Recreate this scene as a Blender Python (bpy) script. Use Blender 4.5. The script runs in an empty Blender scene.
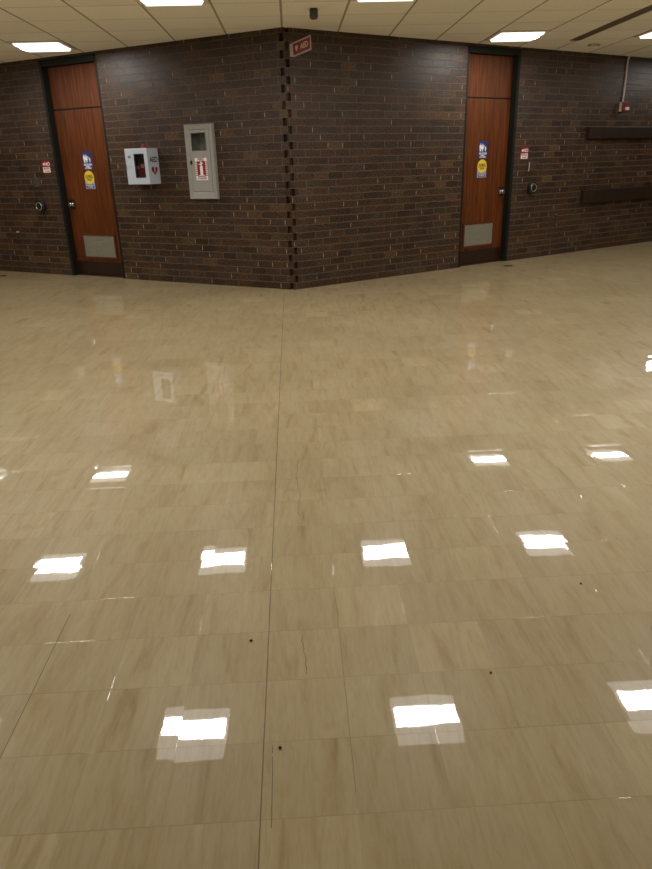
import bpy, bmesh, math, random
from mathutils import Vector, Matrix
random.seed(7)
R = math.radians
scene = bpy.context.scene
col = scene.collection

# ---------------------------------------------------------------- measures
CAM_H, CEIL = 1.4208, 2.7286
TILE, X0, Y0 = 0.2286, -0.1341, 2.0568            # floor tile, its grid origin
PAN, C0, R0 = 0.6096, -0.0247, 7.0005             # ceiling panel, its grid origin
K = Vector((-0.01, 8.19, 0.0))                    # the corner of the brick walls
A30 = math.pi / 6
COURSE, BRICK = 0.08128, 0.2032
WALL_T = 0.26
S_END = 9.6

# ---------------------------------------------------------------- mesh helpers
def vbox(bm, x0, x1, y0, y1, z0, z1, bevel=0.0, seg=2):
    m = Matrix.Translation(((x0+x1)/2, (y0+y1)/2, (z0+z1)/2)) @ Matrix.Diagonal((x1-x0, y1-y0, z1-z0, 1))
    r = bmesh.ops.create_cube(bm, size=1.0, matrix=m)
    if bevel:
        es = list({e for v in r['verts'] for e in v.link_edges})
        bmesh.ops.bevel(bm, geom=es, offset=bevel, segments=seg, affect='EDGES', profile=0.5)
    return bm

def box(x0, x1, y0, y1, z0, z1, bevel=0.0, seg=2):
    return vbox(bmesh.new(), x0, x1, y0, y1, z0, z1, bevel, seg)

def lathe(prof, n=32, axis='Z', loc=(0, 0, 0), bm=None):
    """prof = [(radius, height)], revolved; axis 'Z' (up) or '-Y' (towards the room)."""
    bm = bm or bmesh.new()
    rings = []
    for r, h in prof:
        if r <= 1e-6:
            ps = [(0, 0, h)]
        else:
            ps = [(r*math.cos(2*math.pi*i/n), r*math.sin(2*math.pi*i/n), h) for i in range(n)]
        out = []
        for x, y, z in ps:
            if axis == '-Y':
                x, y, z = x, -z, y
            elif axis == 'X':
                x, y, z = z, x, y
            out.append(bm.verts.new((x+loc[0], y+loc[1], z+loc[2])))
        rings.append(out)
    for a, b in zip(rings, rings[1:]):
        if len(a) == 1 and len(b) == 1:
            continue
        for i in range(n):
            j = (i+1) % n
            if len(a) == 1:
                bm.faces.new((a[0], b[i], b[j]))
            elif len(b) == 1:
                bm.faces.new((a[i], a[j], b[0]))
            else:
                bm.faces.new((a[i], a[j], b[j], b[i]))
    bmesh.ops.recalc_face_normals(bm, faces=bm.faces)
    return bm

def prism(poly, y0, y1, bm=None):
    """outline in local x,z pushed from depth y0 to y1."""
    bm = bm or bmesh.new()
    a = [bm.verts.new((x, y0, z)) for x, z in poly]
    b = [bm.verts.new((x, y1, z)) for x, z in poly]
    n = len(poly)
    bm.faces.new(a); bm.faces.new(b[::-1])
    for i in range(n):
        bm.faces.new((a[i], b[i], b[(i+1) % n], a[(i+1) % n]))
    bmesh.ops.recalc_face_normals(bm, faces=bm.faces)
    return bm

def frame_bm(x0, x1, z0, z1, w, y0, y1, bm=None):
    bm = bm or bmesh.new()
    vbox(bm, x0, x1, y0, y1, z0, z0+w); vbox(bm, x0, x1, y0, y1, z1-w, z1)
    vbox(bm, x0, x0+w, y0, y1, z0+w, z1-w); vbox(bm, x1-w, x1, y0, y1, z0+w, z1-w)
    return bm

def tube(pts, r, n=12, bm=None):
    bm = bm or bmesh.new()
    pts = [Vector(p) for p in pts]
    prev = None
    for i, p in enumerate(pts):
        d = (pts[min(i+1, len(pts)-1)] - pts[max(i-1, 0)]).normalized()
        u = d.cross(Vector((0.3, 1, 0.2))).normalized(); w = d.cross(u)
        ring = [bm.verts.new(p + r*(math.cos(2*math.pi*k/n)*u + math.sin(2*math.pi*k/n)*w)) for k in range(n)]
        if prev:
            for k in range(n):
                bm.faces.new((prev[k], prev[(k+1) % n], ring[(k+1) % n], ring[k]))
        else:
            bm.faces.new(ring)
        prev = ring
    bm.faces.new(prev)
    bmesh.ops.recalc_face_normals(bm, faces=bm.faces)
    return bm

def obj(name, bm, m, parent=None, smooth=False):
    me = bpy.data.meshes.new(name)
    bm.to_mesh(me); bm.free()
    if smooth:
        for p in me.polygons:
            p.use_smooth = True
        me.set_sharp_from_angle(angle=R(40))
    me.materials.append(m)
    o = bpy.data.objects.new(name, me); col.objects.link(o)
    if parent:
        o.parent = parent
    return o

def text(name, body, size, x, y, z, m, parent, sx=1.0, rot=(90, 0, 0), depth=0.0008, spacing=1.0):
    """raised lettering, centred on x,z of its parent, facing the room."""
    cu = bpy.data.curves.new(name, 'FONT')
    cu.body = body; cu.size = size; cu.extrude = depth
    cu.align_x = 'CENTER'; cu.align_y = 'CENTER'; cu.space_character = spacing
    cu.offset = size*0.02
    t = bpy.data.objects.new(name, cu); col.objects.link(t)
    bpy.context.view_layer.update()
    me = bpy.data.meshes.new_from_object(t.evaluated_get(bpy.context.evaluated_depsgraph_get()))
    bpy.data.objects.remove(t)
    me.name = name; me.materials.clear(); me.materials.append(m)
    M = Matrix.Translation((x, y, z)) @ Matrix.Rotation(R(rot[2]), 4, 'Z') @ Matrix.Rotation(R(rot[0]), 4, 'X') @ Matrix.Diagonal((sx, 1, 1, 1))
    me.transform(M)
    o = bpy.data.objects.new(name, me); col.objects.link(o); o.parent = parent
    return o

def tag(o, label, cat, group=None):
    o['label'] = label; o['category'] = cat
    if group:
        o['group'] = group
    return o

def struct(o):
    o['kind'] = 'structure'
    return o

def empty(name, loc, rotz=0.0):
    o = bpy.data.objects.new(name, None); col.objects.link(o)
    o.empty_display_size = 0.1
    o.location = loc; o.rotation_euler = (0, 0, rotz)
    return o

# a point on a wall face: s metres from the corner, z up, off metres out into the room
def wpt(side, s, z=0.0, off=0.0):
    sg = -1 if side == 'L' else 1
    d = Vector((sg*math.cos(A30), math.sin(A30), 0)); n = Vector((sg*math.sin(A30), -math.cos(A30), 0))
    return K + d*s + n*off + Vector((0, 0, z))
def wrot(side):
    return -A30 if side == 'L' else A30

# ---------------------------------------------------------------- materials
def new_mat(name):
    m = bpy.data.materials.new(name); m.use_nodes = True
    nt = m.node_tree
    return m, nt, nt.nodes['Principled BSDF']

def N(nt, t, **kw):
    n = nt.nodes.new(t)
    for k, v in kw.items():
        setattr(n, k, v)
    return n

def math_(nt, op, a, b=None, c=None):
    n = N(nt, 'ShaderNodeMath', operation=op)
    for i, v in enumerate((a, b, c)):
        if v is None:
            continue
        if isinstance(v, (int, float)):
            n.inputs[i].default_value = v
        else:
            nt.links.new(v, n.inputs[i])
    return n.outputs[0]

def ramp(nt, fac, stops):
    n = N(nt, 'ShaderNodeValToRGB')
    el = n.color_ramp.elements
    while len(el) < len(stops):
        el.new(0.5)
    for e, (p, c) in zip(el, stops):
        e.position = p; e.color = (*c, 1)
    nt.links.new(fac, n.inputs[0])
    return n.outputs[0]

def mix(nt, fac, a, b, mode='MIX'):
    n = N(nt, 'ShaderNodeMix', data_type='RGBA', blend_type=mode)
    for s, v in ((n.inputs[0], fac), (n.inputs[6], a), (n.inputs[7], b)):
        if isinstance(v, (int, float)):
            s.default_value = v
        elif isinstance(v, tuple):
            s.default_value = (*v, 1)
        else:
            nt.links.new(v, s)
    return n.outputs[2]

def simple(name, c, rough=0.5, metal=0.0, spec=0.5, noise=0.08, nscale=30.0):
    """plain colour with a slight procedural mottling."""
    m, nt, b = new_mat(name)
    tc = N(nt, 'ShaderNodeTexCoord')
    nz = N(nt, 'ShaderNodeTexNoise'); nz.inputs['Scale'].default_value = nscale; nz.inputs['Detail'].default_value = 3
    nt.links.new(tc.outputs['Object'], nz.inputs['Vector'])
    lo = tuple(v*(1-noise) for v in c); hi = tuple(min(1, v*(1+noise)) for v in c)
    nt.links.new(ramp(nt, nz.outputs['Fac'], [(0.3, lo), (0.7, hi)]), b.inputs['Base Color'])
    b.inputs['Roughness'].default_value = rough; b.inputs['Metallic'].default_value = metal
    b.inputs['Specular IOR Level'].default_value = spec
    return m

def wood(name, dark, light, rough=0.35, grain=1.0):
    m, nt, b = new_mat(name)
    tc = N(nt, 'ShaderNodeTexCoord'); mp = N(nt, 'ShaderNodeMapping')
    mp.inputs['Scale'].default_value = (26*grain, 26*grain, 1.3*grain)
    nt.links.new(tc.outputs['Object'], mp.inputs[0])
    nz = N(nt, 'ShaderNodeTexNoise'); nz.inputs['Scale'].default_value = 1.6; nz.inputs['Detail'].default_value = 6; nz.inputs['Distortion'].default_value = 0.6
    nt.links.new(mp.outputs[0], nz.inputs['Vector'])
    c = ramp(nt, nz.outputs['Fac'], [(0.25, dark), (0.75, light)])
    nt.links.new(c, b.inputs['Base Color'])
    b.inputs['Roughness'].default_value = rough
    b.inputs['Specular IOR Level'].default_value = 0.22
    return m

def brick_mat():
    m, nt, b = new_mat('dark_brick')
    L = nt.links.new
    uv = N(nt, 'ShaderNodeUVMap'); uv.uv_map = 'UVMap'
    sep = N(nt, 'ShaderNodeSeparateXYZ'); L(uv.outputs[0], sep.inputs[0])
    # waver the joints a little
    wn = N(nt, 'ShaderNodeTexNoise'); wn.inputs['Scale'].default_value = 14; L(uv.outputs[0], wn.inputs['Vector'])
    off = N(nt, 'ShaderNodeVectorMath', operation='SUBTRACT'); L(wn.outputs['Color'], off.inputs[0]); off.inputs[1].default_value = (.5, .5, .5)
    sc = N(nt, 'ShaderNodeVectorMath', operation='SCALE'); L(off.outputs[0], sc.inputs[0]); sc.inputs['Scale'].default_value = 0.010
    ad = N(nt, 'ShaderNodeVectorMath', operation='ADD'); L(uv.outputs[0], ad.inputs[0]); L(sc.outputs[0], ad.inputs[1])
    br = N(nt, 'ShaderNodeTexBrick')
    br.offset = 0.5; br.offset_frequency = 2; br.squash = 1.0
    L(ad.outputs[0], br.inputs['Vector'])
    for k, v in (('Scale', 1.0), ('Mortar Size', 0.0050), ('Mortar Smooth', 0.25), ('Bias', 0.0), ('Brick Width', BRICK), ('Row Height', COURSE)):
        br.inputs[k].default_value = v
    br.inputs['Color1'].default_value = (0, 0, 0, 1); br.inputs['Color2'].default_value = (1, 1, 1, 1); br.inputs['Mortar'].default_value = (0.5, 0.5, 0.5, 1)
    tone = ramp(nt, br.outputs['Color'], [(0.0, (.028, .0155, .0095)), (0.25, (.047, .0235, .012)), (0.45, (.036, .022, .0155)), (0.65, (.052, .026, .013)), (0.86, (.042, .029, .021)), (1.0, (.082, .045, .019))])
    # mottling of the brick faces
    n2 = N(nt, 'ShaderNodeTexNoise'); n2.inputs['Scale'].default_value = 46; n2.inputs['Detail'].default_value = 4; L(uv.outputs[0], n2.inputs['Vector'])
    n3 = N(nt, 'ShaderNodeTexNoise'); n3.inputs['Scale'].default_value = 3.2; n3.inputs['Detail'].default_value = 2; L(uv.outputs[0], n3.inputs['Vector'])
    mot = ramp(nt, n2.outputs['Fac'], [(0.30, (.38, .36, .35)), (0.70, (1.85, 1.8, 1.7))])
    mot3 = ramp(nt, n3.outputs['Fac'], [(0.3, (.78, .78, .80)), (0.7, (1.25, 1.2, 1.12))])
    c = mix(nt, 1.0, mix(nt, 1.0, tone, mot, 'MULTIPLY'), mot3, 'MULTIPLY')
    # mortar: grey-brown; upright joints painted with pale glints and dark shadow blobs
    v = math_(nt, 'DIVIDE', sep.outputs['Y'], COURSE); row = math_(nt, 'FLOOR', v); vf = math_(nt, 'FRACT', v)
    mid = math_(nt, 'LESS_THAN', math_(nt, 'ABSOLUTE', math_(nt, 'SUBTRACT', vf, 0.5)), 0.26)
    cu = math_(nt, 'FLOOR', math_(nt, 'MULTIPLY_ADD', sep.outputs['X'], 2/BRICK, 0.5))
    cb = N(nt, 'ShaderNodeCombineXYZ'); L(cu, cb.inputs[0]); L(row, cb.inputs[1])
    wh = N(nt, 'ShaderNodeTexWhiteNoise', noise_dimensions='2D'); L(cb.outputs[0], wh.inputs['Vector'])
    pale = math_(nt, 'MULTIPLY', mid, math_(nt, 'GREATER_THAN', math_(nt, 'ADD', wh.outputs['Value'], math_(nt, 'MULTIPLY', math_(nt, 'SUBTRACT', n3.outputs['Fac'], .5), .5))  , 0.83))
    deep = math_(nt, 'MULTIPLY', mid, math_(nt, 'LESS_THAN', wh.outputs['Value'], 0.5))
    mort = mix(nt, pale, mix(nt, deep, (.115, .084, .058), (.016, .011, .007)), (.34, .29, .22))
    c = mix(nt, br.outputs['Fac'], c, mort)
    L(c, b.inputs['Base Color'])
    b.inputs['Roughness'].default_value = 0.40
    b.inputs['Specular IOR Level'].default_value = 0.42
    h = math_(nt, 'ADD', math_(nt, 'MULTIPLY', br.outputs['Fac'], -1.0), math_(nt, 'MULTIPLY', n2.outputs['Fac'], 0.5))
    bp = N(nt, 'ShaderNodeBump'); bp.inputs['Strength'].default_value = 0.9; bp.inputs['Distance'].default_value = 0.009
    L(h, bp.inputs['Height']); L(bp.outputs[0], b.inputs['Normal'])
    return m

def floor_mat():
    m, nt, b = new_mat('waxed_vinyl_tile')
    L = nt.links.new
    tc = N(nt, 'ShaderNodeTexCoord'); sep = N(nt, 'ShaderNodeSeparateXYZ'); L(tc.outputs['Object'], sep.inputs[0])
    x, y = sep.outputs['X'], sep.outputs['Y']
    u = math_(nt, 'DIVIDE', math_(nt, 'SUBTRACT', x, X0), TILE); v = math_(nt, 'DIVIDE', math_(nt, 'SUBTRACT', y, Y0), TILE)
    cell = N(nt, 'ShaderNodeCombineXYZ'); L(math_(nt, 'FLOOR', u), cell.inputs[0]); L(math_(nt, 'FLOOR', v), cell.inputs[1])
    wh = N(nt, 'ShaderNodeTexWhiteNoise', noise_dimensions='2D'); L(cell.outputs[0], wh.inputs['Vector'])
    ws = N(nt, 'ShaderNodeSeparateColor'); L(wh.outputs['Color'], ws.inputs[0])
    # streaks that run with the seam, each tile cut from another place of the pattern
    sv = N(nt, 'ShaderNodeCombineXYZ')
    L(math_(nt, 'MULTIPLY_ADD', x, 13.0, math_(nt, 'MULTIPLY', wh.outputs['Value'], 90.0)), sv.inputs[0])
    L(math_(nt, 'MULTIPLY_ADD', y, 1.7, math_(nt, 'MULTIPLY', ws.outputs[0], 60.0)), sv.inputs[1])
    st = N(nt, 'ShaderNodeTexNoise'); st.inputs['Scale'].default_value = 1.0; st.inputs['Detail'].default_value = 6; st.inputs['Roughness'].default_value = 0.62; st.inputs['Distortion'].default_value = 0.9
    L(sv.outputs[0], st.inputs['Vector'])
    c = ramp(nt, st.outputs['Fac'], [(0.26, (.330, .232, .108)), (0.38, (.435, .342, .186)), (0.50, (.475, .388, .225)), (0.63, (.490, .405, .240)), (0.80, (.56, .485, .315))])
    fv = N(nt, 'ShaderNodeCombineXYZ'); L(math_(nt, 'MULTIPLY_ADD', x, 70.0, math_(nt, 'MULTIPLY', wh.outputs['Value'], 50.0)), fv.inputs[0]); L(math_(nt, 'MULTIPLY', y, 9.0), fv.inputs[1])
    fg = N(nt, 'ShaderNodeTexNoise'); fg.inputs['Scale'].default_value = 1.0; fg.inputs['Detail'].default_value = 5; fg.inputs['Roughness'].default_value = 0.7; fg.inputs['Distortion'].default_value = 0.7
    L(fv.outputs[0], fg.inputs['Vector'])
    c = mix(nt, 1.0, c, ramp(nt, fg.outputs['Fac'], [(0.30, (.89, .86, .81)), (0.5, (1, 1, 1)), (0.75, (1.07, 1.08, 1.09))]), 'MULTIPLY')
    tint = ramp(nt, ws.outputs[1], [(0.0, (.95, .935, .91)), (0.4, (1, 1, 1)), (0.88, (1.02, 1.02, 1.01)), (0.95, (1.06, 1.06, 1.06)), (1.0, (1.11, 1.115, 1.12))])
    c = mix(nt, 1.0, c, tint, 'MULTIPLY')
    big = N(nt, 'ShaderNodeTexNoise'); big.inputs['Scale'].default_value = 0.9; big.inputs['Detail'].default_value = 3; L(tc.outputs['Object'], big.inputs['Vector'])
    c = mix(nt, 1.0, c, ramp(nt, big.outputs['Fac'], [(0.3, (.93, .91, .88)), (0.7, (1.05, 1.05, 1.04))]), 'MULTIPLY')
    # tile joints
    def edge(q):
        f = math_(nt, 'FRACT', q)
        return math_(nt, 'MULTIPLY', math_(nt, 'MINIMUM', f, math_(nt, 'SUBTRACT', 1.0, f)), TILE)
    ex, ey = edge(u), edge(v)
    jn = N(nt, 'ShaderNodeTexNoise'); jn.inputs['Scale'].default_value = 2.2; L(tc.outputs['Object'], jn.inputs['Vector'])
    jw = math_(nt, 'MULTIPLY', math_(nt, 'SUBTRACT', jn.outputs['Fac'], 0.25), 0.0042)
    joint = math_(nt, 'LESS_THAN', math_(nt, 'MINIMUM', ex, ey), jw)
    jointy = math_(nt, 'LESS_THAN', ey, jw)
    c = mix(nt, math_(nt, 'MULTIPLY_ADD', jointy, 0.20, math_(nt, 'MULTIPLY', joint, 0.14)), c, (.20, .13, .06))
    # the long dark seam, and shorter cracks beside it
    wob = N(nt, 'ShaderNodeTexNoise'); wob.inputs['Scale'].default_value = 7.0; wob.inputs['Detail'].default_value = 5; L(tc.outputs['Object'], wob.inputs['Vector'])
    wv = math_(nt, 'SUBTRACT', wob.outputs['Fac'], 0.5)
    def crack(cx, half, y0, y1, wobble):
        d = math_(nt, 'ABSOLUTE', math_(nt, 'ADD', math_(nt, 'SUBTRACT', x, cx), math_(nt, 'MULTIPLY', wv, wobble)))
        on = math_(nt, 'LESS_THAN', d, half)
        on = math_(nt, 'MULTIPLY', on, math_(nt, 'GREATER_THAN', y, y0))
        return math_(nt, 'MULTIPLY', on, math_(nt, 'LESS_THAN', y, y1))
    cr = crack(X0, 0.0017, -4, 8.3, 0.004)
    for a in ((X0-3*TILE, 0.0014, 1.22, 1.98, 0.003), (X0+0.5*TILE, 0.0011, 1.62, 1.80, 0.06), (X0+0.47*TILE, 0.0010, 2.6, 3.2, 0.06),
              (X0+0.11*TILE, 0.0012, 1.12, 1.36, 0.012), (X0+TILE, 0.0006, 1.2, 2.0, 0.004)):
        cr = math_(nt, 'MAXIMUM', cr, crack(*a))
    c = mix(nt, math_(nt, 'MULTIPLY', cr, 0.66), c, (.030, .020, .010))
    # a few amber stains
    stn = N(nt, 'ShaderNodeTexNoise'); stn.inputs['Scale'].default_value = 5.5; stn.inputs['Detail'].default_value = 2; L(tc.outputs['Object'], stn.inputs['Vector'])
    c = mix(nt, ramp(nt, stn.outputs['Fac'], [(0.66, (0, 0, 0)), (0.74, (.35, .35, .35))]), c, (.36, .235, .075))
    L(c, b.inputs['Base Color'])
    b.inputs['Roughness'].default_value = 0.36
    b.inputs['Specular IOR Level'].default_value = 0.2
    b.inputs['Coat Weight'].default_value = 1.0
    b.inputs['Coat IOR'].default_value = 1.75
    crn = N(nt, 'ShaderNodeTexNoise'); crn.inputs['Scale'].default_value = 6; L(tc.outputs['Object'], crn.inputs['Vector'])
    L(math_(nt, 'MULTIPLY_ADD', crn.outputs['Fac'], 0.02, 0.008), b.inputs['Coat Roughness'])
    # wax: every tile lies at its own slight tilt and is a little pillowed
    geo = N(nt, 'ShaderNodeNewGeometry')
    uf = math_(nt, 'SUBTRACT', math_(nt, 'FRACT', u), 0.5); vf = math_(nt, 'SUBTRACT', math_(nt, 'FRACT', v), 0.5)
    tx = math_(nt, 'ADD', math_(nt, 'MULTIPLY', math_(nt, 'SUBTRACT', ws.outputs[0], 0.5), 0.003), math_(nt, 'MULTIPLY', uf, 0.004))
    ty = math_(nt, 'ADD', math_(nt, 'MULTIPLY', math_(nt, 'SUBTRACT', ws.outputs[2], 0.5), 0.0045), math_(nt, 'MULTIPLY', vf, 0.007))
    tv = N(nt, 'ShaderNodeCombineXYZ'); L(tx, tv.inputs[0]); L(ty, tv.inputs[1])
    nadd = N(nt, 'ShaderNodeVectorMath', operation='ADD'); L(geo.outputs['Normal'], nadd.inputs[0]); L(tv.outputs[0], nadd.inputs[1])
    nn = N(nt, 'ShaderNodeVectorMath', operation='NORMALIZE'); L(nadd.outputs[0], nn.inputs[0])
    w1 = N(nt, 'ShaderNodeTexNoise'); w1.inputs['Scale'].default_value = 4.5; w1.inputs['Detail'].default_value = 2; L(tc.outputs['Object'], w1.inputs['Vector'])
    w3 = N(nt, 'ShaderNodeTexNoise'); w3.inputs['Scale'].default_value = 160; w3.inputs['Detail'].default_value = 1; L(tc.outputs['Object'], w3.inputs['Vector'])
    hh = math_(nt, 'MULTIPLY_ADD', w1.outputs['Fac'], 0.00036, math_(nt, 'MULTIPLY', w3.outputs['Fac'], 0.000006))
    hh = math_(nt, 'SUBTRACT', hh, math_(nt, 'MULTIPLY', math_(nt, 'MAXIMUM', joint, cr), 0.00006))
    bp = N(nt, 'ShaderNodeBump'); bp.inputs['Strength'].default_value = 1.0; bp.inputs['Distance'].default_value = 1.0
    L(hh, bp.inputs['Height']); L(nn.outputs[0], bp.inputs['Normal'])
    L(bp.outputs[0], b.inputs['Coat Normal'])
    return m

def ceiling_mat():
    m, nt, b = new_mat('acoustic_panel')
    L = nt.links.new
    tc = N(nt, 'ShaderNodeTexCoord'); sep = N(nt, 'ShaderNodeSeparateXYZ'); L(tc.outputs['Object'], sep.inputs[0])
    u = math_(nt, 'DIVIDE', math_(nt, 'SUBTRACT', sep.outputs['X'], C0), PAN); v = math_(nt, 'DIVIDE', math_(nt, 'SUBTRACT', sep.outputs['Y'], R0), PAN)
    def edge(q):
        f = math_(nt, 'FRACT', q)
        return math_(nt, 'MULTIPLY', math_(nt, 'MINIMUM', f, math_(nt, 'SUBTRACT', 1.0, f)), PAN)
    cell = N(nt, 'ShaderNodeCombineXYZ'); L(math_(nt, 'FLOOR', u), cell.inputs[0]); L(math_(nt, 'FLOOR', v), cell.inputs[1])
    wh = N(nt, 'ShaderNodeTexWhiteNoise', noise_dimensions='2D'); L(cell.outputs[0], wh.inputs['Vector'])
    nz = N(nt, 'ShaderNodeTexNoise'); nz.inputs['Scale'].default_value = 120; nz.inputs['Detail'].default_value = 3; L(tc.outputs['Object'], nz.inputs['Vector'])
    c = ramp(nt, nz.outputs['Fac'], [(0.3, (.76, .73, .655)), (0.6, (.86, .83, .755))])
    c = mix(nt, 1.0, c, ramp(nt, wh.outputs['Value'], [(0, (.94, .94, .93)), (1, (1.03, 1.03, 1.02))]), 'MULTIPLY')
    gx = math_(nt, 'LESS_THAN', edge(u), 0.011); gy = math_(nt, 'LESS_THAN', edge(v), 0.014)
    c = mix(nt, gx, c, (.36, .31, .23)); c = mix(nt, math_(nt, 'MULTIPLY', gy, 0.4), c, (.42, .36, .27))
    L(c, b.inputs['Base Color']); b.inputs['Roughness'].default_value = 0.9; b.inputs['Specular IOR Level'].default_value = 0.1
    bp = N(nt, 'ShaderNodeBump'); bp.inputs['Strength'].default_value = 0.4; bp.inputs['Distance'].default_value = 0.004
    L(nz.outputs['Fac'], bp.inputs['Height']); L(bp.outputs[0], b.inputs['Normal'])
    return m

LAMP = 51.0
def lens_mat(name, strength):
    """plastic lens lit from behind by the tubes."""
    m, nt, b = new_mat(name)
    b.inputs['Base Color'].default_value = (.8, .8, .78, 1)
    b.inputs['Emission Color'].default_value = (1.0, .965, .915, 1)
    b.inputs['Emission Strength'].default_value = strength
    m.cycles.emission_sampling = 'FRONT' if strength > 5 else 'NONE'
    return m

def glass_mat(name, tint=(1, 1, 1)):
    m = bpy.data.materials.new(name); m.use_nodes = True
    nt = m.node_tree; nt.nodes.clear()
    out = N(nt, 'ShaderNodeOutputMaterial'); tr = N(nt, 'ShaderNodeBsdfTransparent'); gl = N(nt, 'ShaderNodeBsdfGlossy'); mx = N(nt, 'ShaderNodeMixShader')
    fr = N(nt, 'ShaderNodeFresnel'); fr.inputs[0].default_value = 1.5
    tr.inputs[0].default_value = (*tint, 1); gl.inputs['Roughness'].default_value = 0.05
    nt.links.new(fr.outputs[0], mx.inputs[0]); nt.links.new(tr.outputs[0], mx.inputs[1]); nt.links.new(gl.outputs[0], mx.inputs[2])
    nt.links.new(mx.outputs[0], out.inputs[0])
    return m

M = dict(
    brick=brick_mat(), floor=floor_mat(), ceiling=ceiling_mat(), lens=lens_mat('lens_over_tubes', LAMP), lens_edge=lens_mat('lens_edge', LAMP*.03),
    door=wood('stained_door_veneer', (.048, .0115, .0028), (.165, .047, .0105), 0.40),
    door_trim=wood('door_moulding', (.075, .021, .007), (.13, .040, .013), 0.4),
    board=wood('dark_rail_wood', (.015, .009, .006), (.034, .020, .012), 0.45),
    frame=simple('dark_frame_paint', (.0085, .011, .0085), 0.5, 0.0, 0.25),
    kick=simple('dark_kick_plate', (.022, .008, .005), 0.35),
    louver=simple('grey_grille_paint', (.25, .235, .18), 0.5),
    chrome=simple('brushed_chrome', (.75, .73, .70), 0.22, 1.0),
    steel=simple('dull_steel', (.40, .39, .36), 0.4, 0.8),
    black=simple('black_plastic', (.010, .010, .010), 0.4),
    dark=simple('dark_grey_plastic', (.055, .058, .064), 0.45),
    white=simple('white_enamel', (.53, .60, .70), 0.35, noise=0.02),
    cabinet=simple('off_white_enamel', (.32, .315, .29), 0.42, noise=0.03),
    inside=simple('cabinet_interior', (.62, .63, .56), 0.6),
    red=simple('red_plastic', (.27, .008, .012), 0.4),
    darkred=simple('deep_red_enamel', (.22, .008, .014), 0.4),
    redcloth=simple('red_fabric', (.30, .010, .016), 0.7),
    blue=simple('blue_vinyl', (.022, .035, .17), 0.4),
    lightblue=simple('pale_blue_vinyl', (.30, .36, .62), 0.4),
    yellow=simple('yellow_vinyl', (.78, .58, .05), 0.4),
    ink=simple('black_ink', (.012, .011, .010), 0.5),
    paint=simple('white_ink', (.85, .85, .86), 0.5, noise=0.02),
    tan=simple('tan_plastic', (.55, .40, .22), 0.5),
    slot=simple('grey_brown_metal', (.135, .105, .075), 0.5),
    slotdark=simple('dark_slot', (.060, .046, .034), 0.6),
    conduit=simple('cream_raceway', (.62, .60, .52), 0.45),
    plate=simple('grey_cover_plate', (.050, .050, .042), 0.45, noise=0.15),
    outlet=simple('brown_outlet_plate', (.060, .038, .024), 0.4),
    floorplate=simple('dark_bronze', (.050, .034, .018), 0.4, 0.5),
    grime=simple('black_grit', (.012, .010, .008), 0.8),
    pinkish=simple('faded_white_border', (.48, .42, .42), 0.5),
    glass=glass_mat('clear_glass'),
    fitting=simple('cream_fitting', (.60, .54, .42), 0.5),
)
def emit(name, c, s):
    m, nt, b = new_mat(name)
    b.inputs['Emission Color'].default_value = (*c, 1); b.inputs['Emission Strength'].default_value = s
    return m
M['wall_lamp'] = emit('lit_wall_lens', (1, .96, .88), 22.0)

# ---------------------------------------------------------------- the setting
def uv_box(bm, x0, x1, z0, z1, y0, y1, flip):
    """a block of wall with metric brick coordinates; local x to the right, y into the wall."""
    uvl = bm.loops.layers.uv.get('UVMap') or bm.loops.layers.uv.new('UVMap')
    vs = [bm.verts.new((x, y, z)) for z in (z0, z1) for y in (y0, y1) for x in (x0, x1)]
    for idx in ((0, 1, 5, 4), (3, 2, 6, 7), (2, 0, 4, 6), (1, 3, 7, 5), (4, 5, 7, 6), (2, 3, 1, 0)):
        f = bm.faces.new([vs[i] for i in idx])
        for lp in f.loops:
            x, y, z = lp.vert.co
            if idx in ((4, 5, 7, 6), (2, 3, 1, 0)):
                lp[uvl].uv = (x + flip, y)
            else:
                lp[uvl].uv = (x + y + flip, z)
    return bm

NICHE = (1.01, 1.355, 1.06, 1.83)                 # s0, s1, z0, z1 behind the extinguisher cabinet
OPEN = {'L': (2.65, 3.645), 'R': (2.62, 3.575)}
HEAD = 2.705
def brick_wall(side):
    bm = bmesh.new()
    a, b_ = OPEN[side]
    def blk(s0, s1, z0, z1):
        x0, x1 = (-s1, -s0) if side == 'L' else (s0, s1)
        uv_box(bm, x0, x1, z0, z1, 0, WALL_T, 20.0)
    if side == 'L':
        n0, n1, nz0, nz1 = NICHE
        blk(.1, n0, 0, CEIL); blk(n0, n1, 0, nz0); blk(n0, n1, nz1, CEIL); blk(n1, a, 0, CEIL)
    else:
        blk(.1, a, 0, CEIL)
    blk(a, b_, HEAD, CEIL); blk(b_, S_END, 0, CEIL)
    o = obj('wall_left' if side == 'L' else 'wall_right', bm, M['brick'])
    o.location = K; o.rotation_euler.z = wrot(side)
    return struct(o)
brick_wall('L'); brick_wall('R')

# the toothed corner: every course is squared off, so alternate courses leave a notch on one face
bm = bmesh.new(); uvl = bm.loops.layers.uv.get('UVMap') or bm.loops.layers.uv.new('UVMap')
n_course = int(CEIL/COURSE)+1
for i in range(n_course):
    z0, z1 = i*COURSE, min((i+1)*COURSE, CEIL)
    def P(side, s, off): return wpt(side, s, 0, off).xy
    pl = [P('L', .1, 0)]
    if i % 2:
        pl += [K.xy, P('L', 0, -.066), P('R', .0572, 0)]
    else:
        pl += [P('L', .0572, 0), P('R', 0, -.066), K.xy]
    pl += [P('R', .1, 0), P('R', .1, -.2), P('L', .1, -.2)]
    lo = [bm.verts.new((*q, z0)) for q in pl]; hi = [bm.verts.new((*q, z1)) for q in pl]
    bm.faces.new(hi); bm.faces.new(lo[::-1])
    n = len(pl)
    for k in range(n):
        bm.faces.new((lo[k], lo[(k+1) % n], hi[(k+1) % n], hi[k]))
bmesh.ops.recalc_face_normals(bm, faces=bm.faces)
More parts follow.
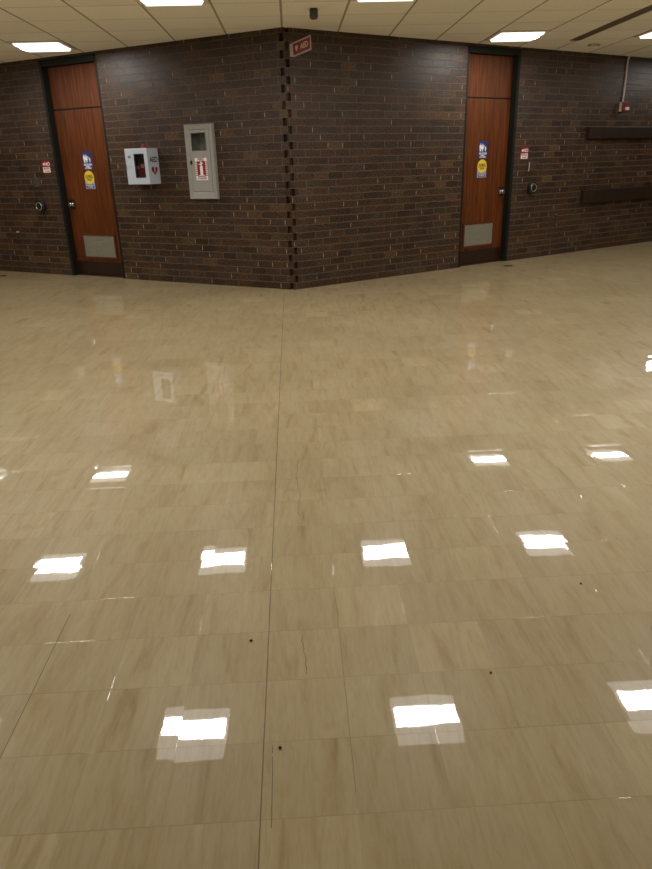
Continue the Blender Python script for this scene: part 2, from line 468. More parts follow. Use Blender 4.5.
for f in bm.faces:
    for lp in f.loops:
        x, y, z = lp.vert.co
        lp[uvl].uv = (20.0 + x*1.1547 + (y-8.19)*.3, z) if abs(f.normal.z) < .5 else (20.05 + x, .04 + y*.001)
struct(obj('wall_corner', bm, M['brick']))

FX, FY0 = 8.4, -4.2
FY1 = 8.19 + S_END*.5 + .3
struct(obj('floor', box(-FX, FX, FY0, FY1, -.05, 0), M['floor']))
struct(obj('ceiling', box(-FX, FX, FY0, FY1, CEIL, CEIL+.05), M['ceiling']))
def plain_wall(name, x, y, rz, w):
    bm = uv_box(bmesh.new(), -w/2, w/2, 0, CEIL, 0, .2, 20.0)
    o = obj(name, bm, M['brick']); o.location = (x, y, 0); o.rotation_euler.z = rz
    return struct(o)
plain_wall('wall_back', 0, FY0, math.pi, 2*FX)
plain_wall('wall_far_left', -FX, (FY0+FY1)/2, math.pi/2, FY1-FY0)
plain_wall('wall_far_right', FX, (FY0+FY1)/2, -math.pi/2, FY1-FY0)

# ---------------------------------------------------------------- doors
def door(name, side, s0, s1):
    """local x runs from 0 (edge near the corner) to the latch side; built mirrored for the left wall."""
    t = struct(empty(name, wpt(side, 0), wrot(side)))
    g = -1 if side == 'L' else 1
    def bx(a, b, y0, y1, z0, z1, bev=0.0, bm=None):
        lo, hi = sorted((g*a, g*b))
        return vbox(bm or bmesh.new(), lo, hi, y0, y1, z0, z1, bev)
    fw = .045
    bm = bx(s0, s0+fw, .012, .20, 0, HEAD); bx(s1-fw, s1, .0, .20, 0, HEAD, 0, bm); bx(s0+fw, s1-fw, .005, .20, HEAD-.075, HEAD, 0, bm)
    bx(s0+fw, s0+fw+.014, .145, .20, 0, HEAD-.075, 0, bm); bx(s1-fw-.014, s1-fw, .145, .20, 0, HEAD-.075, 0, bm)   # the stop behind the leaf
    obj('door_frame', bm, M['frame'], t)
    l0, l1 = s0+fw+.004, s1-fw-.004
    obj('transom_panel', bx(l0, l1, .09, .135, 2.137, HEAD-.079, .002), M['door'], t)
    obj('transom_bar', bx(l0, l1, .10, .135, 2.122, 2.135), M['frame'], t)
    leaf = obj('door_leaf', bx(l0, l1, .09, .135, .012, 2.120, .002), M['door'], t)
    obj('kick_plate', bx(l0+.012, l1-.012, .086, .09, .02, .20, .001), M['kick'], leaf)
    c0, c1 = (2.815, 3.43) if side == 'L' else (2.76, 3.355)
    bm = bmesh.new(); lo, hi = sorted((g*c0, g*c1)); frame_bm(lo, hi, .235, .575, .028, .075, .09, bm)
    gr = obj('vent_grille', bx(c0+.028, c1-.028, .083, .0895, .263, .547), M['louver'], leaf)
    obj('vent_frame', bm, M['door_trim'], gr)
    bm = bmesh.new(); z = .272
    while z < .54:
        lo, hi = sorted((g*(c0+.03), g*(c1-.03)))
        vbox(bm, lo, hi, .079, .0835, z, z+.009); z += .0165
    obj('louver_slats', bm, M['louver'], gr)
    ks = 3.52 if side == 'L' else 3.45
    bm = lathe([(.034, 0), (.034, .006), (.014, .010), (.014, .030), (.024, .036), (.030, .046), (.030, .056), (.024, .064), (0, .066)], 28, '-Y', (g*ks, .09, .957))
    obj('door_knob', bm, M['chrome'], leaf, True)
    obj('latch_plate', bx(ks-.045, ks+.045, .087, .09, .90, 1.02, .001), M['black'], leaf)
    for hz in (.22, 1.06, 1.9):
        obj('hinge', lathe([(0, hz-.05), (.007, hz-.05), (.007, hz+.05), (0, hz+.05)], 12, 'Z', (g*(l0-.001), .086, 0)), M['frame'], t)
    obj('threshold', bx(s0+.045, s1-.045, .06, .20, 0, .010, .002), M['floorplate'], t)
    return t
door('door_1', 'L', *OPEN['L']); door('door_2', 'R', *OPEN['R'])

# ---------------------------------------------------------------- signs on the doors
def figure(cx, z0, h, skirt=False):
    """a restroom pictogram figure as one flat shape: list of outlines in x,z."""
    w = h*.17
    head = [(cx + h*.085*math.cos(k*math.pi/8), z0 + h*.91 + h*.085*math.sin(k*math.pi/8)) for k in range(16)]
    if skirt:
        body = [(cx-w*.8, z0+h*.80), (cx+w*.8, z0+h*.80), (cx+w*1.5, z0+h*.30), (cx+w*.55, z0+h*.30), (cx+w*.55, z0), (cx-w*.55, z0), (cx-w*.55, z0+h*.30), (cx-w*1.5, z0+h*.30)]
    else:
        body = [(cx-w, z0+h*.80), (cx+w, z0+h*.80), (cx+w*1.2, z0+h*.40), (cx+w*.75, z0+h*.40), (cx+w*.70, z0), (cx+w*.12, z0), (cx+w*.10, z0+h*.36), (cx-w*.10, z0+h*.36), (cx-w*.12, z0), (cx-w*.70, z0), (cx-w*.75, z0+h*.40), (cx-w*1.2, z0+h*.40)]
    return head, body

def restroom_sign(side, s, label):
    t = empty('restroom_sign', wpt(side, s, 1.505, -.0895), wrot(side))
    tag(t, label, 'sign', 'blue restroom signs')
    obj('sign_plate', box(-.080, .080, -.0025, 0, -.108, .108, .0008), M['blue'], t)
    bm = bmesh.new()
    for cx, h, sk in ((-.048, .100, False), (-.010, .098, True), (.045, .062, False)):
        for pl in figure(cx, -.022, h*.98, sk):
            prism([(x, z) for x, z in pl], -.0036, -.0024, bm)
    # the raised arm line that joins the tall figures to the small one
    prism([(.012, .052), (.018, .056), (.050, .010), (.043, .008)], -.0036, -.0024, bm)
    obj('pictogram', bm, M['paint'], t)
    text('lettering', 'RESTROOM', .034, 0, -.0026, -.050, M['paint'], t, .80)
    text('lettering', 'FAMILY', .026, 0, -.0026, -.074, M['paint'], t, .95)
    text('lettering', 'ACCESSIBLE', .024, 0, -.0026, -.094, M['paint'], t, .95)
    return t
restroom_sign('L', 3.125, 'blue restroom sign with white figures on the left door')
restroom_sign('R', 3.062, 'blue restroom sign with white figures on the right door')

def door_decal(side, s, label):
    t = empty('door_decal', wpt(side, s, 1.266, -.0895), wrot(side))
    tag(t, label, 'sticker', 'yellow and blue door stickers')
    obj('backing', box(-.084, .084, -.0012, 0, -.112, .030, .0004), M['lightblue'], t)
    obj('instruction_panel', box(-.064, .064, -.0020, -.0012, -.104, -.056, .0003), M['blue'], t)
    text('lettering', 'ACTIVATE SWITCH', .020, 0, -.0021, -.070, M['paint'], t, .70)
    text('lettering', 'TO OPERATE', .020, 0, -.0021, -.090, M['paint'], t, .80)
    obj('yellow_disc', lathe([(0, .0012), (.086, .0012), (.086, .0022), (0, .0022)], 48, '-Y', (0, 0, .030)), M['yellow'], t)
    text('lettering', 'AUTOMATIC', .030, 0, -.0023, .052, M['ink'], t, .72)
    text('lettering', 'CAUTION', .036, 0, -.0023, .028, M['ink'], t, .85)
    text('lettering', 'DOOR', .030, 0, -.0023, .000, M['ink'], t, .85)
    return t
door_decal('L', 3.135, 'round yellow automatic door sticker with blue strip on the left door')
door_decal('R', 3.062, 'round yellow automatic door sticker with blue strip on the right door')

# ---------------------------------------------------------------- things beside each door
def red_sign(side, s, z, label):
    t = empty('notice_sign', wpt(side, s, z), wrot(side))
    tag(t, label, 'sign', 'red notice signs beside the doors')
    obj('sign_plate', box(-.078, .078, -.003, 0, -.080, .080, .001), M['red'], t)
    obj('lower_panel', box(-.066, .066, -.0042, -.0028, -.070, -.004, .0004), M['paint'], t)
    bm = lathe([(0, .003), (.014, .003), (.014, .0042), (0, .0042)], 20, '-Y', (-.044, 0, .034))
    obj('symbol', bm, M['paint'], t)
    text('lettering', 'NO', .062, .022, -.0032, .034, M['paint'], t, 1.0)
    text('lettering', 'SMOKING', .036, 0, -.0043, -.022, M['red'], t, .72)
    text('lettering', 'THIS AREA', .026, 0, -.0043, -.053, M['ink'], t, .80)
    return t
red_sign('L', 3.800, 1.442, 'small red and white notice on the brick beside the left door')
red_sign('R', 3.770, 1.446, 'small red and white notice on the brick beside the right door')

def push_button(side, s, z, label):
    t = empty('push_button', wpt(side, s, z), wrot(side))
    tag(t, label, 'push button', 'round door push buttons')
    obj('housing', lathe([(0, 0), (.084, 0), (.086, .004), (.086, .040), (.080, .046), (.058, .047), (0, .047)], 40, '-Y'), M['black'], t, True)
    obj('trim_ring', lathe([(.047, .046), (.047, .054), (.050, .057), (.054, .057), (.057, .054), (.057, .046)], 40, '-Y'), M['chrome'], t, True)
    obj('button', lathe([(0, .055), (.030, .054), (.043, .050), (.043, .046)], 40, '-Y'), M['black'], t, True)
    return t
push_button('L', 4.02, .938, 'round black push button with chrome ring left of the left door')
push_button('R', 3.965, .990, 'round black push button with chrome ring right of the right door')

def cover_plate(side, s, z, m, label):
    t = empty('cover_plate', wpt(side, s, z), wrot(side))
    tag(t, label, 'cover plate', 'blank cover plates')
    obj('plate', box(-.058, .058, -.007, 0, -.064, .064, .003), m, t)
    for dz in (-.042, .042):
        obj('screw', lathe([(.005, .006), (.005, .008), (0, .0085)], 10, '-Y', (0, 0, dz)), M['steel'], t)
    return t
cover_plate('L', 4.034, 1.253, M['plate'], 'dull grey blank cover plate above the left push button')
cover_plate('R', 3.945, 1.272, M['outlet'], 'brown blank cover plate above the right push button')
obj('lit_edge', box(-.064, -.058, -.009, 0, -.060, .060, .001), M['fitting'], [o for o in bpy.data.objects if o.name.startswith('cover_plate')][1])  # pale strip paints in the light caught on the plate's edge

def outlet(side, s, z, label):
    t = empty('wall_outlet', wpt(side, s, z), wrot(side))
    tag(t, label, 'outlet', 'low wall outlets')
    obj('plate', box(-.036, .036, -.006, 0, -.058, .058, .002), M['outlet'], t)
    for dz in (-.026, .022):
        obj('socket', box(-.017, .017, -.0075, -.0055, dz-.014, dz+.014, .0008), M['black'], t)
    obj('label_strip', box(-.026, .026, -.0072, -.0055, .042, .054, .0006), M['fitting' if side == 'L' else 'slot'], t)
    return t
outlet('L', 4.60, .53, 'small brown wall outlet low on the bricks left of the left door')
outlet('R', 4.54, .54, 'small brown wall outlet low on the bricks right of the right door')

# ---------------------------------------------------------------- defibrillator cabinet
s_c, z_c = 2.029, 1.415
t = empty('defibrillator_cabinet', wpt('L', s_c, z_c), wrot('L'))
tag(t, 'white defibrillator cabinet with AED and red heart on its side, beside the left door', 'cabinet')
hw, hh, dp = .1755, .205, .20
# hollow body: outline with rounded upper corners, walls 4 mm
bm = bmesh.new()
vbox(bm, -hw, hw, -.004, 0, -hh, hh); vbox(bm, -hw, -hw+.004, -dp+.02, -.004, -hh, hh); vbox(bm, hw-.004, hw, -dp+.02, -.004, -hh, hh)
vbox(bm, -hw+.004, hw-.004, -dp+.02, -.004, -hh, -hh+.004); vbox(bm, -hw+.004, hw-.004, -dp+.02, -.004, hh-.004, hh)
obj('body', bm, M['white'], t)
wx0, wx1, wz0, wz1 = -.034, .119, 1.287-z_c, 1.556-z_c
bm = bmesh.new()
yb, yf = -dp+.02, -dp
vbox(bm, -hw, wx0, yf, yb, -hh, hh, .006); vbox(bm, wx1, hw, yf, yb, -hh, hh, .006)
vbox(bm, wx0-.008, wx1+.008, yf, yb, -hh, wz0, .006); vbox(bm, wx0-.008, wx1+.008, yf, yb, wz1, hh, .006)
dr = obj('cabinet_door', bm, M['white'], t)
obj('window_pane', box(wx0-.004, wx1+.004, yf+.008, yf+.011, wz0-.004, wz1+.004), M['glass'], dr)
obj('window_gasket', frame_bm(wx0-.001, wx1+.001, wz0-.001, wz1+.001, .007, yf-.001, yf+.006), M['black'], dr)
obj('lining', box(-hw+.006, hw-.006, -.012, -.005, -hh+.006, hh-.006), M['black'], t)
obj('side_lining', box(-hw+.0045, -hw+.008, -dp+.022, -.013, -hh+.006, hh-.006), M['black'], t)
obj('side_lining', box(hw-.008, hw-.0045, -dp+.022, -.013, -hh+.006, hh-.006), M['black'], t)
# marks: left of the window, and on the side that faces the corner
text('lettering', 'AED', .042, -.105, yf-.0004, .110, M['dark'], dr, .62)
bm = lathe([(.018, .0), (.018, .001), (.013, .001), (.013, 0)], 24, '-Y', (-.105, yf, -.004))
obj('symbol', bm, M['lightblue'], dr)
text('side_lettering', 'AED', .085, hw+.0004, -.092, .072, M['ink'], t, .90, (90, 0, 90))
bm = bmesh.new()
pts = []
for k in range(40):
    a = 2*math.pi*k/40
    pts.append((16*math.sin(a)**3, 13*math.cos(a)-5*math.cos(2*a)-2*math.cos(3*a)-math.cos(4*a)))
hv = [bm.verts.new((hw+.0006, -.092 + px*.0034, -.048 + pz*.0036)) for px, pz in pts]
f = bm.faces.new(hv)
r_ = bmesh.ops.extrude_face_region(bm, geom=[f]); bmesh.ops.translate(bm, verts=[v for v in r_['geom'] if isinstance(v, bmesh.types.BMVert)], vec=(.001, 0, 0))
bmesh.ops.recalc_face_normals(bm, faces=bm.faces)
ht = obj('heart_symbol', bm, M['darkred'], t)
bm = bmesh.new()
bolt = [(.010, .046), (-.012, .004), (-.001, .006), (-.010, -.036), (.014, .014), (.004, .012), (.020, .046)]
a = [bm.verts.new((hw+.0018, -.092+px, -.050+pz)) for px, pz in bolt]; b_ = [bm.verts.new((hw+.0026, -.092+px, -.050+pz)) for px, pz in bolt]
bm.faces.new(a); bm.faces.new(b_)
for k in range(7):
    bm.faces.new((a[k], a[(k+1) % 7], b_[(k+1) % 7], b_[k]))
bmesh.ops.recalc_face_normals(bm, faces=bm.faces)
obj('bolt_symbol', bm, M['paint'], ht)
obj('alarm_light', lathe([(0, 0), (.034, 0), (.034, .022), (.026, .038), (0, .044)], 24, 'Z', (.06, -.11, hh)), M['darkred'], t, True)
obj('door_latch', box(-hw+.004, -hw+.016, yf-.006, yf, -.03, .02, .002), M['steel'], dr)

# what stands inside it: the defibrillator in its red case
t = empty('defibrillator', wpt('L', s_c-.04, z_c-hh+.0045, .10), wrot('L'))
tag(t, 'red cased defibrillator behind the window of the white cabinet', 'defibrillator')
obj('case', box(-.085, .085, -.055, .055, 0, .235, .02, 3), M['redcloth'], t, True)
obj('case_top', box(-.080, .080, -.05, .05, .2345, .255, .008), M['black'], t)
obj('front_pad', box(-.045, .045, -.062, -.054, .085, .165, .004), M['red'], t)
obj('handle', tube([(-.045, -.01, .252), (-.045, -.01, .290), (-.03, -.01, .302), (.03, -.01, .302), (.045, -.01, .290), (.045, -.01, .252)], .007), M['black'], t, True)
obj('tag_card', box(-.015, .050, -.0595, -.0545, .185, .228, .001), M['tan'], t)
obj('tag_card', box(-.070, -.052, -.0595, -.0545, .175, .205, .001), M['fitting'], t)

# ---------------------------------------------------------------- extinguisher cabinet
s_c, z_c = 1.1825, 1.4435
t = empty('extinguisher_cabinet', wpt('L', s_c, z_c), wrot('L'))
tag(t, 'tall off-white fire extinguisher cabinet with small window on the left brick wall', 'cabinet')
hw, hh, dp = .2035, .4145, .05
iw, ih0, ih1 = .147, .328, .356         # inner door: half width, down, up
# the trim slopes from the wall out to the door
bm = bmesh.new()
O_ = [(-hw, -hh), (hw, -hh), (hw, hh), (-hw, hh)]; I_ = [(-iw, -ih0), (iw, -ih0), (iw, ih1), (-iw, ih1)]
o0 = [bm.verts.new((x, 0, z)) for x, z in O_]; o1 = [bm.verts.new((x, -.034, z)) for x, z in O_]
o2 = [bm.verts.new((x*.975, -dp, z*.985)) for x, z in O_]
i1 = [bm.verts.new((x, -dp+.012, z)) for x, z in I_]; i0 = [bm.verts.new((x, 0, z)) for x, z in I_]
for a, b_ in ((o0, o1), (o1, o2), (o2, i1), (i1, i0)):
    for k in range(4):
        bm.faces.new((a[k], a[(k+1) % 4], b_[(k+1) % 4], b_[k]))
bmesh.ops.recalc_face_normals(bm, faces=bm.faces)
obj('trim_frame', bm, M['cabinet'], t)
n0, n1, nz0, nz1 = s_c-NICHE[1]+.004, s_c-NICHE[0]-.004, NICHE[2]-z_c+.004, NICHE[3]-z_c-.004
bm = bmesh.new()
vbox(bm, n0, n1, .19, .194, nz0, nz1); vbox(bm, n0, n0+.003, -.02, .19, nz0, nz1); vbox(bm, n1-.003, n1, -.02, .19, nz0, nz1)
vbox(bm, n0+.003, n1-.003, -.02, .19, nz0, nz0+.003); vbox(bm, n0+.003, n1-.003, -.02, .19, nz1-.003, nz1)
obj('tub', bm, M['inside'], t)
wx0, wx1, wz0, wz1 = s_c-1.298, s_c-1.088, 1.57-z_c, 1.765-z_c
bm = bmesh.new(); y0, y1 = -.040, -.024
e = .004
vbox(bm, -iw+e, wx0, y0, y1, -ih0+e, ih1-e); vbox(bm, wx1, iw-e, y0, y1, -ih0+e, ih1-e)
vbox(bm, wx0, wx1, y0, y1, -ih0+e, wz0); vbox(bm, wx0, wx1, y0, y1, wz1, ih1-e)
dr = obj('cabinet_door', bm, M['cabinet'], t)
obj('window_pane', box(wx0-.003, wx1+.003, y0+.006, y0+.009, wz0-.003, wz1+.003), M['glass'], dr)
obj('window_gasket', frame_bm(wx0, wx1, wz0, wz1, .006, y0-.002, y0+.005), M['dark'], dr)
obj('pull_latch', box(-.150, -.128, y0-.012, y0, -.022, .020, .003), M['black'], dr)
for sx, sz in ((-1, -1), (1, -1)):
    obj('screw', lathe([(.007, .0), (.007, .003), (0, .004)], 12, '-Y', (sx*.165, -.046, -.375)), M['steel'], t)
st = obj('sticker', box(-.087, .085, y0-.0012, y0, -.199, .048, .0004), M['paint'], dr)
obj('sticker_field', box(-.060, .060, y0-.0020, y0-.0011, -.160, .012, .0003), M['red'], st)
# the red letters and dashes around the edge, and the white extinguisher in the middle
text('lettering', 'FIRE', .046, 0, y0-.0014, .029, M['red'], st, 1.15)
text('lettering', 'EXTINGUISHER', .030, 0, y0-.0014, -.180, M['red'], st, .66)
for sx in (-1, 1):
    bm = bmesh.new()
    for k in range(8):
        x = sx*.073; z = -.150 + k*.021
        vbox(bm, x-.010, x+.010, y0-.0020, y0-.0011, z, z+.010)
    obj('edge_dashes', bm, M['red'], st)
bm = bmesh.new()
prism([(-.021, -.140), (.021, -.140), (.021, -.050), (.014, -.038), (.008, -.034), (.008, -.024), (-.008, -.024), (-.008, -.034), (-.014, -.038), (-.021, -.050)], y0-.0028, y0-.0018, bm)
prism([(-.036, -.018), (.030, -.006), (.030, -.014), (.010, -.024), (-.036, -.026)], y0-.0028, y0-.0018, bm)
prism([(-.044, -.150), (.044, -.150), (.040, -.142), (-.040, -.142)], y0-.0028, y0-.0018, bm)
prism([(-.010, .008), (.010, .008), (.010, -.008), (-.010, -.012)], y0-.0028, y0-.0018, bm)
obj('pictogram', bm, M['paint'], st)

# the extinguisher that stands inside, its head behind the little window
t = empty('fire_extinguisher', wpt('L', s_c-.055, NICHE[2]+.0075, -.085), wrot('L'))
tag(t, 'pale fire extinguisher inside the off-white cabinet, seen through its window', 'fire extinguisher')
obj('cylinder', lathe([(0, 0), (.06, 0), (.064, .01), (.064, .43), (.055, .475), (.03, .505), (.022, .515), (0, .515)], 32, 'Z'), M['steel'], t, True)
obj('valve_head', lathe([(0, .512), (.020, .512), (.020, .575), (.012, .585), (0, .585)], 20, 'Z'), M['tan'], t, True)
obj('handle', box(-.075, .02, -.011, .011, .585, .600, .003), M['steel'], t)
obj('lever', box(-.070, .02, -.010, .010, .612, .622, .003), M['steel'], t)
obj('gauge', lathe([(0, 0), (.016, 0), (.016, .012), (0, .014)], 20, '-Y', (0, -.019, .55)), M['fitting'], t, True)
obj('hose', tube([(.02, 0, .555), (.055, -.01, .56), (.078, -.02, .50), (.078, -.02, .2)], .009), M['black'], t, True)

# ---------------------------------------------------------------- red flag sign at the corner
p0 = wpt('R', .095, 2.518, .0)
t = empty('flag_sign', p0, 0)
d = Vector((.47, -.883, 0)); ang = math.atan2(d.y, d.x)
t.rotation_euler = (0, 0, ang)
tag(t, 'red AED flag sign with white border sticking out at the top of the brick corner', 'sign')
def lean(bm):
    bmesh.ops.rotate(bm, verts=bm.verts, cent=(0, 0, 0), matrix=Matrix.Rotation(R(-3.0), 3, 'Y')); return bm
Lf = .41
obj('flange', box(-.002, .020, -.030, .030, -.060, .060, .002), M['pinkish'], t)
obj('panel', lean(box(.016, Lf, -.003, .003, -.066, .066, .001)), M['darkred'], t)
bm = frame_bm(.018, Lf-.001, -.066, .066, .013, -.0045, .0045)
obj('border', lean(bm), M['pinkish'], t)
for yy, rz, x in ((-.0034, 0, .27), (.0034, 180, .27)):
    o = text('lettering', 'AED', .070, x, yy, .0, M['fitting'], t, 1.25, (90, 0, rz)); o.data.transform(Matrix.Rotation(R(-3), 4, 'Y'))
bm = bmesh.new()
for y0_, y1_ in ((-.0042, -.0030), (.0030, .0042)):
    prism([(.105+px*.0021, .004+pz*.0021) for px, pz in pts], y0_, y1_, bm)
obj('heart_symbol', lean(bm), M['fitting'], t)

# ---------------------------------------------------------------- rails and alarm on the right wall
def rail(z0, z1, s0, label):
    t = empty('wall_rail', wpt('R', s0, z0), wrot('R'))
    tag(t, label, 'rail', 'dark wooden wall rails')
    obj('board', box(0, 2.9, -.062, 0, 0, z1-z0, .004), M['board'], t)
    for k in range(5):
        obj('bolt', lathe([(.010, .061), (.010, .065), (0, .067)], 12, '-Y', (.30+k*.58, 0, (z1-z0)/2)), M['floorplate'], t)
    return t
rail(1.622, 1.780, 5.045, 'upper dark wooden board rail on the right brick wall')
rail(.722, .905, 5.07, 'lower dark wooden board rail on the right brick wall')

t = empty('fire_alarm', wpt('R', 5.80, 2.055), wrot('R'))
tag(t, 'red fire alarm with white strobe at the end of the pale conduit', 'fire alarm')
obj('back_box', box(-.060, .060, -.046, 0, -.062, .062, .003), M['conduit'], t)
obj('face_plate', box(-.064, .064, -.072, -.046, -.066, .066, .006), M['darkred'], t)
bm = bmesh.new()
for k in range(5):
    vbox(bm, -.045, .012, -.0735, -.0715, -.002+k*.011, .004+k*.011)
obj('horn_slots', bm, M['black'], t)
obj('strobe_lens', prism([(-.012, -.046), (.050, -.046), (.050, -.006), (-.012, -.006)], -.098, -.072), M['paint'], t)
o = empty('conduit', wpt('R', 5.80, 2.117), wrot('R'))
tag(o, 'pale vertical conduit running from the ceiling down to the red fire alarm', 'conduit')
top = CEIL - 2.117
obj('raceway', box(-.011, .011, -.020, 0, 0, top-.05, .002), M['conduit'], o)
obj('elbow', prism([(-.013, top-.05), (.013, top-.05), (.040, top-.001), (.008, top-.001)], -.022, 0), M['conduit'], o)
obj('strap', box(-.020, .020, -.022, 0, top*.45, top*.45+.012, .001), M['steel'], o)

# a lit wall light past the right edge of the picture (its glint lies on the floor)
t = empty('wall_light', wpt('R', 7.55, 2.16), wrot('R'))
tag(t, 'small lit wall light on the right brick wall past the rails', 'wall light')
obj('housing', box(-.16, .16, -.05, 0, -.03, .20, .006), M['white'], t)
obj('lens', box(-.14, .14, -.062, -.05, 0, .17, .004), M['wall_lamp'], t)

# ---------------------------------------------------------------- ceiling
def ceiling_light(cx, cy, label, group=None):
    t = empty('ceiling_light', (C0+cx*PAN, R0+cy*PAN, CEIL))
    tag(t, label, 'ceiling light', group or 'square ceiling lights')
    h = PAN/2 - .006
    fr = frame_bm(-h, h, -h, h, .044, -.012, 0)      # built upright, then laid flat
    bmesh.ops.rotate(fr, verts=fr.verts, cent=(0, 0, 0), matrix=Matrix.Rotation(R(-90), 3, 'X'))
    for v in fr.verts:
        v.co.z = -abs(v.co.z)
    bmesh.ops.recalc_face_normals(fr, faces=fr.faces)
    obj('light_frame', fr, M['fitting'], t)
    # the lens hangs a little below the frame with sloping sides
    w0, w1 = h-.046, h-.062
    bm = bmesh.new()
    hot = .105                                        # half width of the strip under the tubes
    ys = (-w1, -hot, hot, w1)
    a = [bm.verts.new((x*w0, y*w0, -.002)) for x, y in ((-1, -1), (1, -1), (1, 1), (-1, 1))]
    lo = [bm.verts.new((-w1, y, -.034)) for y in ys]; hi = [bm.verts.new((w1, y, -.034)) for y in ys]
    for k in range(3):
        f = bm.faces.new((lo[k], lo[k+1], hi[k+1], hi[k]))       # faces down
        f.material_index = 0 if k == 1 else 1
    for q in ((a[0], a[1], hi[0], lo[0]), (a[2], a[3], lo[3], hi[3]), (a[1], a[2], hi[3], hi[2], hi[1], hi[0]), (a[3], a[0], lo[0], lo[1], lo[2], lo[3])):
        bm.faces.new(q).material_index = 1
    bm.normal_update()
    for f in bm.faces:
        if f.normal.z > 0:
            f.normal_flip()
    ln = obj('light_lens', bm, M['lens'], t); ln.data.materials.append(M['lens_edge'])
    return t
ceiling_light(-4.5, 3.3, 'lit square ceiling light just in front of the left door')
ceiling_light(4.5, 3.3, 'lit square ceiling light just in front of the right door')
ceiling_light(7.5, 3.3, 'lit square ceiling light at the right edge above the fire alarm')
ceiling_light(-1.5, -.6, 'lit square ceiling light cut by the top edge, left of the dark sensor')
ceiling_light(1.5, -.6, 'lit square ceiling light cut by the top edge, right of the dark sensor')
hidden = 'lit square ceiling light above the open floor, outside the photo'
for cx in (-7.5, -4.5, 4.5, 7.5):
    ceiling_light(cx, -.6, hidden, 'ceiling lights over the open floor')
for cx in (-7.5, -4.5, -1.5, 1.5, 4.5, 7.5):
    ceiling_light(cx, -4.68, hidden, 'ceiling lights over the open floor')
for cx in (-4.5, 4.5):
    ceiling_light(cx, -8.5, hidden, 'ceiling lights over the open floor')
ceiling_light(-7.5, 3.3, hidden, 'ceiling lights over the open floor')
ceiling_light(11.3, 6.9, hidden, 'ceiling lights over the open floor')  # unseen light added off the panel grid to brighten the right wall
ceiling_light(10.5, 3.3, hidden, 'ceiling lights over the open floor')
ceiling_light(-10.5, 3.3, hidden, 'ceiling lights over the open floor')

t = empty('air_diffuser', (C0+6*PAN-.045, 8.245, CEIL))
tag(t, 'long dark slot air diffuser in the ceiling at upper right', 'air diffuser')
obj('slot_frame', frame_bm(-.062, .062, -1.235, 1.235, .014, -.008, 0), M['slot'], t)
for o in t.children:
    o.data.transform(Matrix.Rotation(R(-90), 4, 'X'))
    for v in o.data.vertices:
        v.co.z = -abs(v.co.z)
for k in range(4):
    x = -.040 + k*.0265
    obj('blade', box(x-.010, x+.010, -1.22, 1.22, -.006, -.001), M['slot'], t)
obj('slot_back', box(-.05, .05, -1.222, 1.222, -.001, 0), M['slotdark'], t)

t = empty('ceiling_sensor', (.2775, 7.29, CEIL))
tag(t, 'small dark grey box hanging from the ceiling before the corner', 'sensor')
obj('body', box(-.038, .038, -.03, .03, -.078, -.008, .004), M['dark'], t)
obj('mount', box(-.030, .030, -.024, .024, -.009, 0, .001), M['black'], t)
obj('lens', box(-.026, .026, -.024, .024, -.088, -.077, .004), M['darkred'], t)

t = empty('ceiling_fitting', (3.985, 9.84, CEIL))
tag(t, 'flat round cream fitting on the ceiling beyond the slot diffuser', 'ceiling fitting')
obj('rim', lathe([(0, -.004), (.055, -.004), (.066, -.010), (.070, -.016), (.070, 0)], 32, 'Z'), M['fitting'], t, True)
for sx in (-1, 1):
    obj('side_shadow', box(sx*.062-.014, sx*.062+.014, -.03, .03, -.017, -.009, .003), M['slotdark'], t)  # dark blocks stand in for the shadow at the fitting's sides

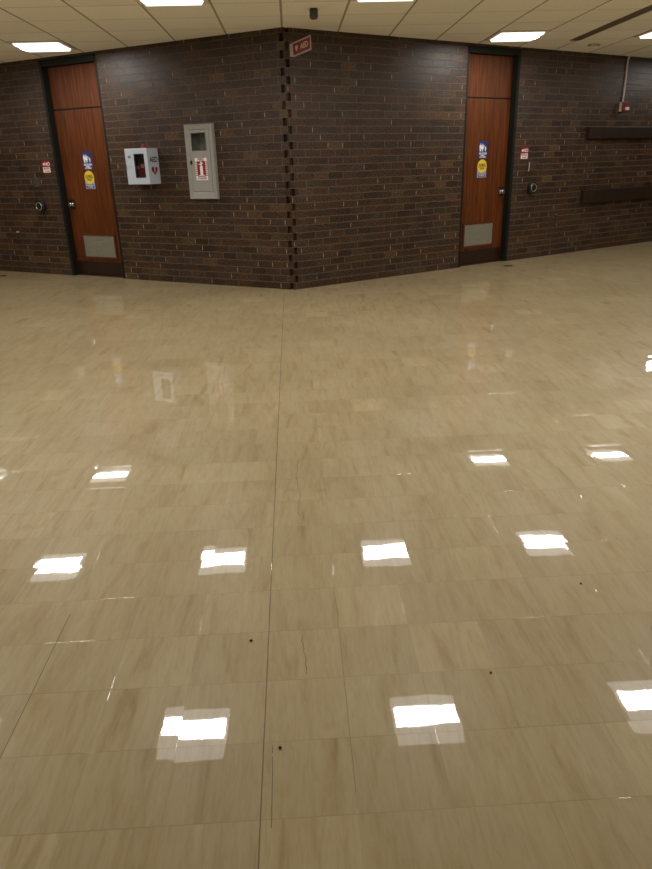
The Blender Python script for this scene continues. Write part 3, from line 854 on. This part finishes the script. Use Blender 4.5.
# ---------------------------------------------------------------- small things on the floor
for x, y, lb in ((2.965, 9.50, 'flat dark floor plate at the foot of the right door'), (-4.215, 10.18, 'flat dark floor plate by the wall at the left edge')):
    t = empty('floor_plate', (x, y, 0)); tag(t, lb, 'floor plate', 'dark floor plates')
    obj('disc', lathe([(0, 0), (.062, 0), (.058, .005), (.030, .007), (0, .007)], 24, 'Z'), M['floorplate'], t, True)
    obj('screw', lathe([(.008, .0065), (.008, .009), (0, .0095)], 12, 'Z'), M['floorplate'], t)

def grit(x, y, r, label):
    bm = bmesh.new(); bmesh.ops.create_icosphere(bm, subdivisions=2, radius=r)
    for v in bm.verts:
        v.co *= random.uniform(.75, 1.2); v.co.z *= .55
    zmin = min(v.co.z for v in bm.verts)
    for v in bm.verts:
        v.co.z -= zmin
    o = obj('debris', bm, M['grime'], None, True); o.location = (x, y, 0)
    o['kind'] = 'thing'
    return tag(o, label, 'debris', 'black specks on the floor')
grit(-.190, 1.786, .0052, 'black speck on the tiles left of the long seam')
grit(-.091, 1.349, .0042, 'black speck nearest the camera, just right of the long seam')
grit(.530, 1.582, .0036, 'tiny black speck on the tiles right of centre')
grit(.970, 2.002, .0042, 'tiny black speck below the right-hand light reflections')
grit(1.105, 1.735, .0110, 'larger black scrap cut by the right edge of the photo')

# ---------------------------------------------------------------- light, camera
w = bpy.data.worlds.new('world'); scene.world = w; w.use_nodes = True
w.node_tree.nodes['Background'].inputs[0].default_value = (.9, .85, .75, 1)
w.node_tree.nodes['Background'].inputs[1].default_value = 0.02

cam = bpy.data.cameras.new('camera'); cam.sensor_fit = 'VERTICAL'; cam.sensor_height = 36.0
cam.lens = 679.97/869*36.0
cam.clip_start = .05
co = bpy.data.objects.new('camera', cam); col.objects.link(co)
r = Vector((0.99845372, -0.04907894, -0.02610404)); u = Vector((0.04251894, 0.37175765, 0.92735559)); fw = Vector((0.03580926, 0.92703156, -0.37326959))
Mx = Matrix((r, u, -fw)).transposed().to_4x4(); Mx.translation = (0, 0, CAM_H)
co.matrix_world = Mx
scene.camera = co

vs = scene.view_settings
vs.view_transform = 'Standard'; vs.look = 'None'; vs.exposure = 0.0; vs.gamma = 1.0; vs.use_curve_mapping = False
